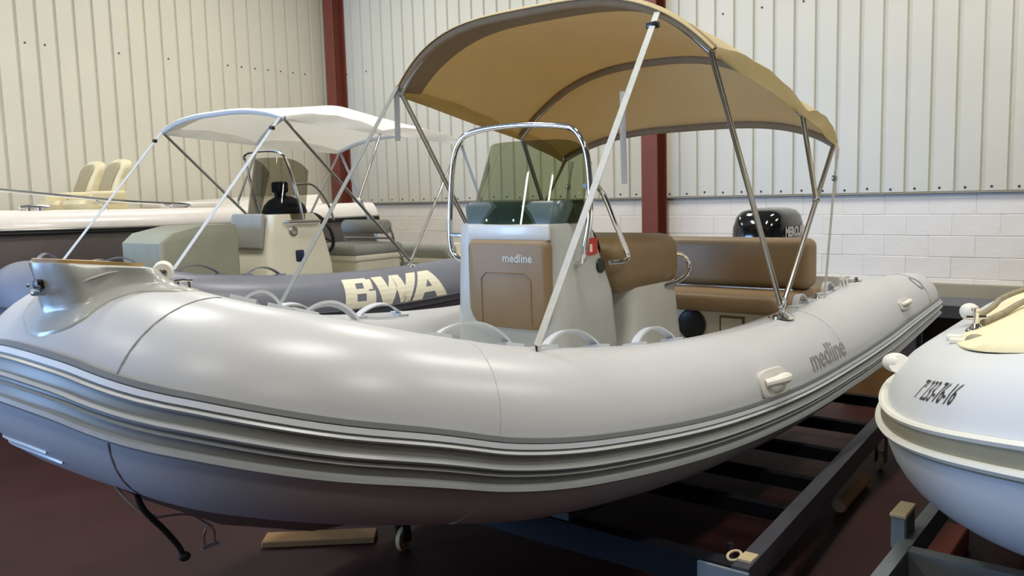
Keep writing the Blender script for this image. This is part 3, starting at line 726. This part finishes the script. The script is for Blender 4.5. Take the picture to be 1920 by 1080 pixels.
dm = MB().ball((K2, 4.66, 1.46), .2, 18, (1.15, .9, .85)).build('dashboard', 'navy_plastic', con2)
MB().box((K2-.02, 4.64, 1.70), (.13, .1, .1), .02, 2).build('instrument', 'navy_plastic', con2)
MB().tube([(K2-.02, 4.64, 1.58), (K2-.02, 4.64, 1.68)], .05, 10).build('bracket', 'navy_plastic', con2)
wh = MB(); wc = Vector((K2, 5.02, 1.28)); wa = Vector((0, .9, .35)).normalized(); wx = Vector((1, 0, 0)); wy = wa.cross(wx)
wh.tube([wc+(wx*math.cos(2*PI*k/32)+wy*math.sin(2*PI*k/32))*.19 for k in range(32)], .016, 8, loop=True)
for k in range(3): wh.tube([wc-wa*.02, wc+(wx*math.cos(2*PI*k/3+.5)+wy*math.sin(2*PI*k/3+.5))*.19], .009, 6)
wh.tube([wc-wa*.14, wc], .035, 10); wh.build('steering_wheel', 'black_plastic', con2)
sb2 = MB().loft([rrect(X2, 0, .34, 5.22, 5.72, .66, .04), rrect(X2, 0, .34, 5.18, 5.76, 1.02, .04)]).build('helm_seat', 'gel_cream', b2, ang=40)
MB().box((X2, 5.46, 1.04), (.72, .6, .05), .012, 2).build('seat_lid', 'gel_cream', sb2)
MB().box((X2, 5.46, 1.11), (.72, .62, .10), .04, 3).build('seat_cushion', 'cushion_grey', sb2)
MB().lathe((X2-.30, 5.62, 1.31), [(0, 0), (.055, 0), (.068, .012), (.068, .588), (.055, .6), (0, .6)], 20, (1, 0, 0)).build('back_roll', 'cushion_grey', sb2)
for s in (-.33, .33): MB().tube(cr([(X2+s, 5.62, 1.31), (X2+s*1.06, 5.64, 1.22), (X2+s*1.06, 5.66, 1.14), (X2+s*1.06, 5.75, .98), (X2+s, 5.74, .9)], 20), .012, 8).build('back_stay', 'steel_dull', sb2)
MB().tube([(X2-.34, 5.64, 1.20), (X2+.34, 5.64, 1.20)], .011, 8).build('back_bar', 'steel_dull', sb2)
MB().lathe((X2-.45, 6.35, 1.03), [(0, 0), (.07, 0), (.085, .015), (.085, .88), (.07, .9), (0, .9)], 20, (1, 0, 0)).build('stern_roll', 'cushion_grey', b2)
# its white bimini
bm2 = thing('bimini_top', 'white canvas canopy on a steel hoop frame over the slate grey boat', 'canopy', (X2, 5.35, .98))
bimini(bm2, X2, HB, None, [
    dict(foot=(5.35, 1.02), corner=(4.08, 2.20), arc=(2.30, 2.20, 3.0, 4.05)),
    dict(foot=(4.78, 1.57), corner=(5.06, 2.13), arc=(2.40, 2.13, 2.6, 5.05)),
    dict(foot=(5.36, 1.02), corner=(6.06, 2.07), arc=(2.20, 2.07, 2.6, 6.12))], 'canvas_white', 'canvas_white', puff=.06)
for s in (1, -1):
    px = X2+s*HB; pz = T2.topz(X2+HB, 5.35)
    mnt = MB().lathe((px, 5.35, pz-.012), [(0, 0), (.055, 0), (.052, .012), (.028, .022), (.014, .03), (.014, .06), (0, .062)], 16).build('deck_mount', 'chrome', bm2)
    MB().ribbon([(px-s*.02, 4.06, 2.22), (px-s*.02, 3.11, 1.14)], .032, .003, (1, .3, 0)).build('strap', 'webbing_white', bm2)
    MB().box((px-s*.02, 3.98, 2.13), (.04, .03, .03), .006, 2).build('buckle', 'black_plastic', bm2)
    MB().ball((px, 4.78, 1.57), .022, 10).build('joint', 'plastic_white', bm2)
    MB().ribbon([(px, 6.08, 2.06), (px, 6.6, 1.02)], .03, .003, (1, .3, 0)).build('strap', 'webbing_white', bm2)

# ================================================================== WHITE AND TAUPE MOTORBOAT (far left)
X3 = -8.95
mb3 = thing('motorboat', 'white motorboat with taupe hull side and bow rail, against the left cladding wall', 'boat', (X3, 4.2, .3))
def hb3(y): return 1.12*(1-max(0, (3.2-y)/2.6)**2.2)**.6 if y > .61 else .03
ST3 = [.62, .8, 1.1, 1.5, 2.0, 2.6, 3.2, 4.2, 5.2, 6.2, 7.2]
def sec3(y, pts): h = hb3(y); return [Vector((X3+h*a, y, z)) for a, z in pts]
def shz(y): return 1.34+.035*max(0, (5.2-y)/2.2)**1.4
def ring3(y):
    g = shz(y); k = .42+.5*max(0, (2.6-y)/2)**2
    half = [(.0, k), (.5, k+.16), (.9, k+.36), (.97, k+.55), (1.0, g-.02)]
    return [Vector((X3+hb3(y)*a, y, z)) for a, z in half]+[Vector((X3-hb3(y)*a, y, z)) for a, z in half[:0:-1]]
MB().loft([ring3(y) for y in ST3]).build('hull', 'hull_taupe', mb3, ang=40)
def cap3(y):
    g = shz(y); h = hb3(y); P = []
    for a, z in ((1.015, g-.02), (1.02, g+.03), (.985, g+.12), (.94, g+.175), (.88, g+.19), (.8, g+.18)): P.append((a, z))
    return [Vector((X3+h*a, y, z)) for a, z in P]+[Vector((X3-h*a, y, z)) for a, z in P[::-1]]
dk3 = MB().loft([cap3(y) for y in ST3]).build('deck', 'hull_white', mb3, ang=40)
MB().tube(cr([(X3+hb3(y)*1.02, y, shz(y)-.01) for y in ST3[2:]], 50), .016, 8).build('rub_rail', 'black_rubber', mb3)
MB().tube(cr([(X3+hb3(y)*1.02, y, shz(y)+.02) for y in ST3[2:]], 50), .014, 8).build('rub_rail', 'steel_dull', mb3)
rr3 = cr([(X3, .75, 2.0), (X3+.55, 1.1, 1.93), (X3+.86, 1.9, 1.84), (X3+.93, 2.9, 1.755), (X3+.93, 4.05, 1.625), (X3+.93, 4.75, 1.57), (X3+.93, 4.78, 1.53)], 60)
MB().tube(rr3, .016, 10).build('bow_rail', 'chrome', mb3)
for yy, zz in ((2.0, 1.83), (3.85, 1.645), (4.5, 1.59)):
    MB().tube([(X3+.93, yy, zz), (X3+.95, yy+.12, shz(yy)+.17)], .012, 8).build('rail_post', 'chrome', mb3)
cleat(MB(), (X3+1.0, 3.28, shz(3.28)+.145), (0, 1, 0), (0, 0, 1), 2.0).build('cleat', 'chrome', mb3)
MB().box((X3+.62, 4.9, 1.56), (.6, .55, .06), .025, 3).build('hatch', 'hull_white', mb3)
MB().loft([[Vector(p) for p in r] for r in ([(X3-.7, 5.2, 1.5), (X3+.8, 5.2, 1.5), (X3+.8, 5.2, 1.52), (X3-.7, 5.2, 1.52)], [(X3-.7, 5.6, 1.5), (X3+.85, 5.6, 1.5), (X3+.8, 5.6, 1.6), (X3-.7, 5.6, 1.6)], [(X3-.7, 6.6, 1.5), (X3+.85, 6.6, 1.5), (X3+.75, 6.6, 1.64), (X3-.7, 6.6, 1.64)])]).build('cockpit_coaming', 'hull_white', mb3, ang=30)
MB().loft([[Vector(p) for p in r] for r in ([(X3-.5, 2.2, 1.5), (X3+.5, 2.2, 1.5), (X3+.45, 2.25, 1.58), (X3-.45, 2.25, 1.58)], [(X3-.6, 2.95, 1.5), (X3+.72, 2.95, 1.5), (X3+.6, 2.75, 1.80), (X3-.55, 2.75, 1.80)], [(X3-.6, 3.15, 1.5), (X3+.74, 3.15, 1.5), (X3+.7, 3.14, 1.52), (X3-.6, 3.14, 1.52)])]).build('bow_cabin', 'hull_white', mb3, ang=30)
MB().lathe((X3+.87, 5.3, 1.50), [(0, 0), (.03, 0), (.026, .015), (0, .018)], 12, (1, 0, .3)).build('vent', 'black_plastic', mb3)
def hseat(sx, sy):
    t = MB().loft([rrect(sx, 0, .20, sy-.25, sy+.18, 1.50, .05), rrect(sx, 0, .22, sy-.30, sy+.20, 1.60, .06), rrect(sx, 0, .20, sy-.28, sy+.19, 1.64, .06)]).build('helm_seat', 'seat_cream', mb3, ang=50)
    R = []
    for z, w, y0, y1 in ((1.56, .17, .0, .15), (1.68, .20, .03, .17), (1.78, .175, .07, .19), (1.86, .16, .11, .23), (1.93, .172, .145, .265), (1.97, .165, .165, .28), (2.005, .14, .18, .285), (2.025, .10, .195, .28), (2.035, .05, .21, .265)):
        R.append(rrect(sx, 0, w, sy+y0, sy+y1, z, min(.04, (y1-y0)*.45)))
    bk_ = MB().loft(R).build('backrest', 'seat_cream', t, ang=60)
    R = []
    for z, w, y0, y1 in ((1.62, .12, .0, .05), (1.76, .12, .045, .1), (1.86, .115, .09, .14), (1.94, .125, .127, .17), (1.975, .11, .15, .19), (2.0, .07, .17, .195)):
        R.append(rrect(sx, 0, w, sy+y0-.006, sy+y1, z, .02))
    MB().loft(R).build('back_panel', 'seat_taupe', bk_, ang=60)
    for s in (-1, 1): MB().box((sx+s*.21, sy-.03, 1.66), (.06, .36, .12), .028, 3).build('bolster', 'seat_cream', t)
hseat(-8.42, 4.1); hseat(-8.95, 4.1)

# ================================================================== IVORY BOAT (right)
X4, Y4, B4, L4, q4 = .198, 1.946, .82, 1.523, 1.5
half = [(B4, Y4+L4+2.2), (B4, Y4+L4+1.5), (B4, Y4+L4+.8), (B4, Y4+L4+.35)]
for k in range(0, 12):
    e = PI/2*k/12; half.append((B4*math.cos(e)**(2/q4), Y4+L4-L4*math.sin(e)**(2/q4)))
def z4(y): return .789+.277*max(0, min(1, (Y4+L4-y)/L4))**2
P4 = [(X4-t, y, z4(y)) for t, y in half]+[(X4, Y4, z4(Y4))]+[(X4+t, y, z4(y)) for t, y in half[::-1]]
b4 = thing('inflatable_boat', 'ivory inflatable boat with black registration number, at the right edge', 'boat', (X4, 3.6, .3))
T4 = Tube(P4, .25, taper=.05, n=300, outside=1)
tb4 = T4.body('tube', 'pvc_ivory', b4)
s4 = T4.band('rubbing_strake', [(14, 0), (13.5, .012), (5, .013), (-2, .013), (-4.5, .012), (-5, 0)], 'olive_band', b4)
for a, b, h in ((14.5, 9.5, .026), (2.0, -3.5, .03)): T4.band('strake_ridge', [(a, .004), (a-.8, h-.006), ((a+b)/2, h), (b+.8, h-.006), (b, .004)], 'ivory_strake', s4)
hull(b4, [(5.4, X4, .7, .70, .42), (4.2, X4, .7, .70, .40), (3.4, X4, .66, .72, .42), (2.8, X4, .45, .80, .52), (2.3, X4, .2, .92, .72), (2.05, X4, .05, 1.0, .9)], 'gel_white')
MB().loft([[Vector(p) for p in ((X4-.66*k, y, z), (X4+.66*k, y, z), (X4+.66*k, y, z-.03), (X4-.66*k, y, z-.03))] for y, z, k in ((5.4, .74, 1), (3.4, .78, 1), (2.7, .9, .6))]).build('deck', 'gel_white', b4)

# registration number on the bow, cover, fittings
lettering('lettering', '7\u00aa 233-76-16', .13, lambda x, y: T4.p(3.215+x, 35+math.degrees(y/.25), .0015), 'black_plastic', tb4, thick=.0, sx=.46, sy=.72, shear=.10)
kn = MB().ball(T4.p(2.36, 34, .02), .042, 16, (1.15, 1.0, .85)); kn.tube([T4.p(2.36, 34, -.01), T4.p(2.40, 36, .012)], .034, 12)
kn.build('bow_knob', 'plastic_white', b4)
rows = []
for i in range(29):
    v = i/28; yy = 2.0+3.15*v; row = []
    hwid = B4*(1-max(0, (Y4+L4-yy)/L4)**q4)**(1/q4)+.03
    for j in range(25):
        u = -1+2*j/24; px = X4+hwid*u
        zt = z4(yy)+.25
        zz = zt+.012+.10*(1-abs(u)**2.2)+.012*math.sin(7*u+5*v)*math.sin(9*v)+.008*math.sin(19*u-3*v)
        row.append(Vector((px, yy, zz)))
    rows.append(row)
MB().sheet(rows, .006, lambda i, j: Vector((0, 0, 1))).build('deck_cover', 'ivory_canvas', b4, ang=60)
bo = T4.p(2.13, 92, 0)
bl_ = MB().lathe(bo-Vector((0, 0, .004)), [(0, 0), (.036, 0), (.034, .010), (.02, .022), (.011, .034), (.011, .075), (.016, .08), (.016, .09), (0, .094)], 16).build('bollard', 'chrome', b4)
MB().tube([bo+Vector((-.03, -.02, .052)), bo+Vector((.03, .02, .052))], .007, 8).build('cross_pin', 'chrome', bl_)
MB().ball(bo+Vector((-.05, .16, .05)), .034, 14, (1.1, 1.1, 1)).build('fender_ball', 'plastic_white', b4)
for q, (l, d) in enumerate(((2.36, 82), (2.48, 84))):
    c = T4.p(l, d, .008); MB().box(c, (.05, .035, .018), .005, 2).build('clip', 'plastic_white', b4)
MB().ball(T4.p(2.5, 96, .012), .034, 12, (1, 1, .7)).build('toggle', 'olive_band', b4)
rope = thing('mooring_rope', 'grey brown mooring rope coiled by the bollard of the ivory boat', 'rope', tuple(bo))
MB().tube(cr([bo+Vector((0, 0, .05)), bo+Vector((.03, .16, .075)), bo+Vector((.03, .34, .085)), bo+Vector((.07, .5, .10)), bo+Vector((.16, .56, .13)), bo+Vector((.22, .5, .14))], 30), .011, 8).build('strand', 'rope_grey', rope)
MB().tube(cr([bo+Vector((.02, .02, .03)), bo+Vector((.07, .15, .055)), bo+Vector((.11, .32, .08)), bo+Vector((.2, .44, .12))], 24), .012, 8).build('strand', 'rope_grey', rope)
cpts = []
for k in range(64):
    a = 2*PI*k/21; cpts.append(bo+Vector((.2+(.07-.0006*k)*math.cos(a), .52+(.06-.0005*k)*math.sin(a), .13+.0009*k)))
MB().tube(cpts, .011, 8).build('coil', 'rope_grey', rope)
org((0, 0, 0))

# ================================================================== TRAILER UNDER THE NEAREST BOAT
tr = thing('boat_trailer', 'dark navy steel trailer frame under the nearest boat', 'trailer', (XC, 4.0, 0))
TZ = .32
for s, x0, x1 in ((1, -1.14, -1.34), (-1, -3.58, -3.38)):
    MB().beam((x0, 2.62, TZ-.05), (x1, 5.6, TZ-.05), .06, .10).build('side_rail', 'steel_navy', tr, smooth=False)
MB().beam((-3.55, 2.66, TZ-.06), (-1.17, 2.66, TZ-.06), .07, .11).build('cross_beam', 'steel_dark', tr, smooth=False)
for yy in (3.32, 3.72, 4.2, 4.75, 5.4):
    k = (yy-2.62)/2.98*.2
    MB().beam((-3.55+k, yy, TZ-.06), (-1.17-k, yy, TZ-.06), .05, .06).build('cross_beam', 'steel_dark', tr, smooth=False)
pl_ = MB().box((-1.2, 2.618, .272), (.19, .012, .075), .004, 1).build('number_board', 'steel_galv', tr)
MB().tube([Vector((-1.19+.022*math.cos(2*PI*k/20), 2.69+.03*math.sin(2*PI*k/20), .325+.006*math.sin(2*PI*k/20))) for k in range(20)], .005, 6, loop=True).build('lashing_ring', 'wood_pale', tr)
MB().box((-1.145, 2.70, .325), (.05, .07, .012), .002, 1).build('end_block', 'wood_pale', tr)
for xx in (-1.9, -2.82):
    MB().beam((xx, 2.64, TZ), (xx, 5.4, TZ), .09, .05).build('bunk', 'steel_navy', tr, smooth=False)
    for yy in (3.3, 4.75): MB().box((xx, yy, TZ+.06), (.07, .2, .12), .02, 2).build('hull_pad', 'black_rubber', tr)
for xx, yy in ((-2.73, 2.58), (-1.3, 4.9), (-3.4, 4.9), (-1.3, 2.9), (-3.5, 2.9)):
    cs = MB().lathe((xx-.016, yy, .055), [(0, 0), (.04, 0), (.055, .006), (.055, .026), (.04, .032), (0, .032)], 20, (1, .25, 0)).build('castor', 'tan_teak', tr)
    fk = MB(); fk.box((xx-.026, yy, .12), (.006, .05, .15), .002, 1); fk.box((xx+.026, yy, .12), (.006, .05, .15), .002, 1); fk.box((xx, yy, .195), (.06, .06, .01)); fk.tube([(xx, yy, .195), (xx, yy, .27)], .012, 8)
    fk.build('fork', 'steel_navy', cs)

# bow strap, line and shackle hanging under the bow
org((0, 0, 0))
hs = thing('rubber_strap', 'black rubber strap with knobbed end hanging below the grey bow', 'strap', (-2.1, 1.06, .66))
MB().tube(cr([(-2.06, 1.03, .88), (-2.06, 1.05, .82), (-2.06, 1.10, .75), (-2.06, 1.135, .695), (-2.06, 1.145, .67)], 24), .008, 8).build('strap', 'black_rubber', hs)
MB().ball((-2.06, 1.15, .66), .016, 10, (1, 1.1, .8)).build('knob', 'black_rubber', hs)
ln = thing('bow_line', 'thin pale bow line knotted below the grey bow', 'rope', (-2.1, 1.06, .7))
MB().tube(cr([(-2.12, 1.0, .90), (-2.1, 1.04, .83), (-2.1, 1.09, .78), (-2.1, 1.14, .768), (-2.1, 1.2, .75), (-2.1, 1.25, .705)], 30), .004, 6).build('strand', 'rope_pale', ln)
MB().tube(cr([(-2.1, 1.25, .745), (-2.1, 1.2, .78), (-2.12, 1.13, .83)], 14), .0035, 6).build('strand', 'rope_pale', ln)
MB().ball((-2.1, 1.09, .78), .010, 8, (1, 1.2, .9)).build('knot', 'rope_pale', ln)
sh = thing('shackle', 'small chrome shackle hanging on the bow line', 'shackle', (-2.1, 1.25, .66))
MB().tube(cr([(-2.1, 1.235, .645), (-2.1, 1.235, .685), (-2.1, 1.25, .705), (-2.1, 1.265, .685), (-2.1, 1.265, .645)], 20), .0035, 8).build('bow', 'chrome', sh)
MB().tube([(-2.1, 1.225, .645), (-2.1, 1.278, .645)], .0045, 8).build('pin', 'chrome', sh)

# trailer under the ivory boat
t4 = thing('boat_trailer', 'galvanised grey trailer frame under the ivory boat', 'trailer', (X4, 3.4, 0))
for s in (-1, 1):
    x = X4+s*.90
    MB().beam((x, 2.2, .35), (x, 5.2, .35), .045, .09).build('side_rail', 'steel_galv', t4, smooth=False)
    MB().box((x+s*.03, 3.05, .41), (.05, .12, .12), .006, 1).build('upright', 'steel_galv', t4)
    MB().box((x+s*.03, 3.05, .474), (.055, .14, .016), .004, 1).build('pad', 'wood_pale', t4)
for yy in (2.92, 4.2): MB().beam((X4-.88, yy, .35), (X4+.88, yy, .35), .05, .09).build('cross_beam', 'steel_galv', t4, smooth=False)
for xx in (X4-.3, X4+.3): MB().beam((xx, 2.9, .46), (xx, 5.2, .46), .08, .05).build('bunk', 'steel_galv', t4, smooth=False)
for s in (-1, 1):
    wz = MB().lathe((X4+s*.62-.07, 4.9, .27), [(0, 0), (.2, 0), (.26, .02), (.27, .05), (.27, .09), (.26, .12), (.2, .14), (0, .14)], 28, (1, 0, 0)).build('wheel', 'black_rubber', t4)
    MB().lathe((X4+s*.62-.075, 4.9, .27), [(0, 0), (.16, 0), (.17, .01), (.17, .14), (.16, .15), (0, .15)], 20, (1, 0, 0)).build('rim', 'steel_galv', wz)
org((0, 0, 0))
tag(center(MB().box((-.78, 3.80, .05), (.17, .46, .10), .006, 1).build('sunlit_floor_block', 'floor_red_sunlit')), 'red brown block standing for a sunlit patch of floor beside the ivory boat trailer', 'block')  # added block, its lighter red paints sunlight falling on the floor
tag(center(MB().lathe((-1.28, 4.12, .035), [(0, 0), (.03, 0), (.035, .005), (.035, .47), (.03, .475), (0, .475)], 14, (-.05, 1, 0)).build('wooden_roller', 'cardboard')), 'ochre roller lying on the floor between the two trailers', 'roller')
bx = thing('cardboard_box', 'brown cardboard box on the floor behind the nearest boat', 'box', (-1.72, 6.45, 0))
MB().box((-1.72, 6.45, .15), (.42, .36, .30), .004, 1).build('body', 'cardboard', bx)
MB().box((-1.72, 6.45, .302), (.43, .05, .004)).build('tape', 'tan_piping', bx)
for s in (-1, 1): MB().box((-1.72, 6.45+s*.09, .306), (.42, .175, .006)).build('flap', 'cardboard', bx)
rk = thing('steel_rack', 'long low navy steel rack against the block wall behind the ivory boat', 'rack', (-.3, 7.4, 0))
MB().box((-.3, 7.4, .60), (2.9, .5, .11), .008, 1).build('top_beam', 'steel_navy', rk)
for xx in (-1.7, -.3, 1.1): MB().box((xx, 7.4, .275), (.08, .46, .55), .006, 1).build('leg', 'steel_navy', rk)
MB().box((-.3, 7.36, .30), (2.7, .03, .46), .004, 1).build('panel', 'black_plastic', rk)
MB().box((-.3, 7.4, .12), (2.8, .44, .05), .004, 1).build('shelf', 'steel_navy', rk)
tag(center(MB().box((-3.13, 2.43, .015), (.12, .52, .03), .004, 1, rot=Matrix.Rotation(-.85, 3, 'Z').to_euler()).build('wooden_plank', 'cardboard')), 'short brown wooden plank on the floor under the nearest boat', 'plank')
# stands carrying the slate boat and the motorboat
for nm_, lb, xx, yy, z in (('boat_stand', 'navy steel stand under the slate grey boat', X2, 5.0, .31), ('boat_stand', 'navy steel stand under the white motorboat', X3, 4.6, .42)):
    t = thing(nm_, lb, 'stand', (xx, yy, 0))
    for dy in (-.9, .9):
        MB().box((xx, yy+dy, z-.06), (1.5, .08, .08), .006, 1).build('cross_beam', 'steel_navy', t)
        for dx in (-.65, .65): MB().box((xx+dx, yy+dy, (z-.1)/2), (.07, .07, z-.1), .006, 1).build('leg', 'steel_navy', t)
    for dx in (-.4, .4): MB().box((xx+dx, yy, z+.0), (.08, 2.0, .05), .006, 1).build('bunk', 'steel_navy', t)
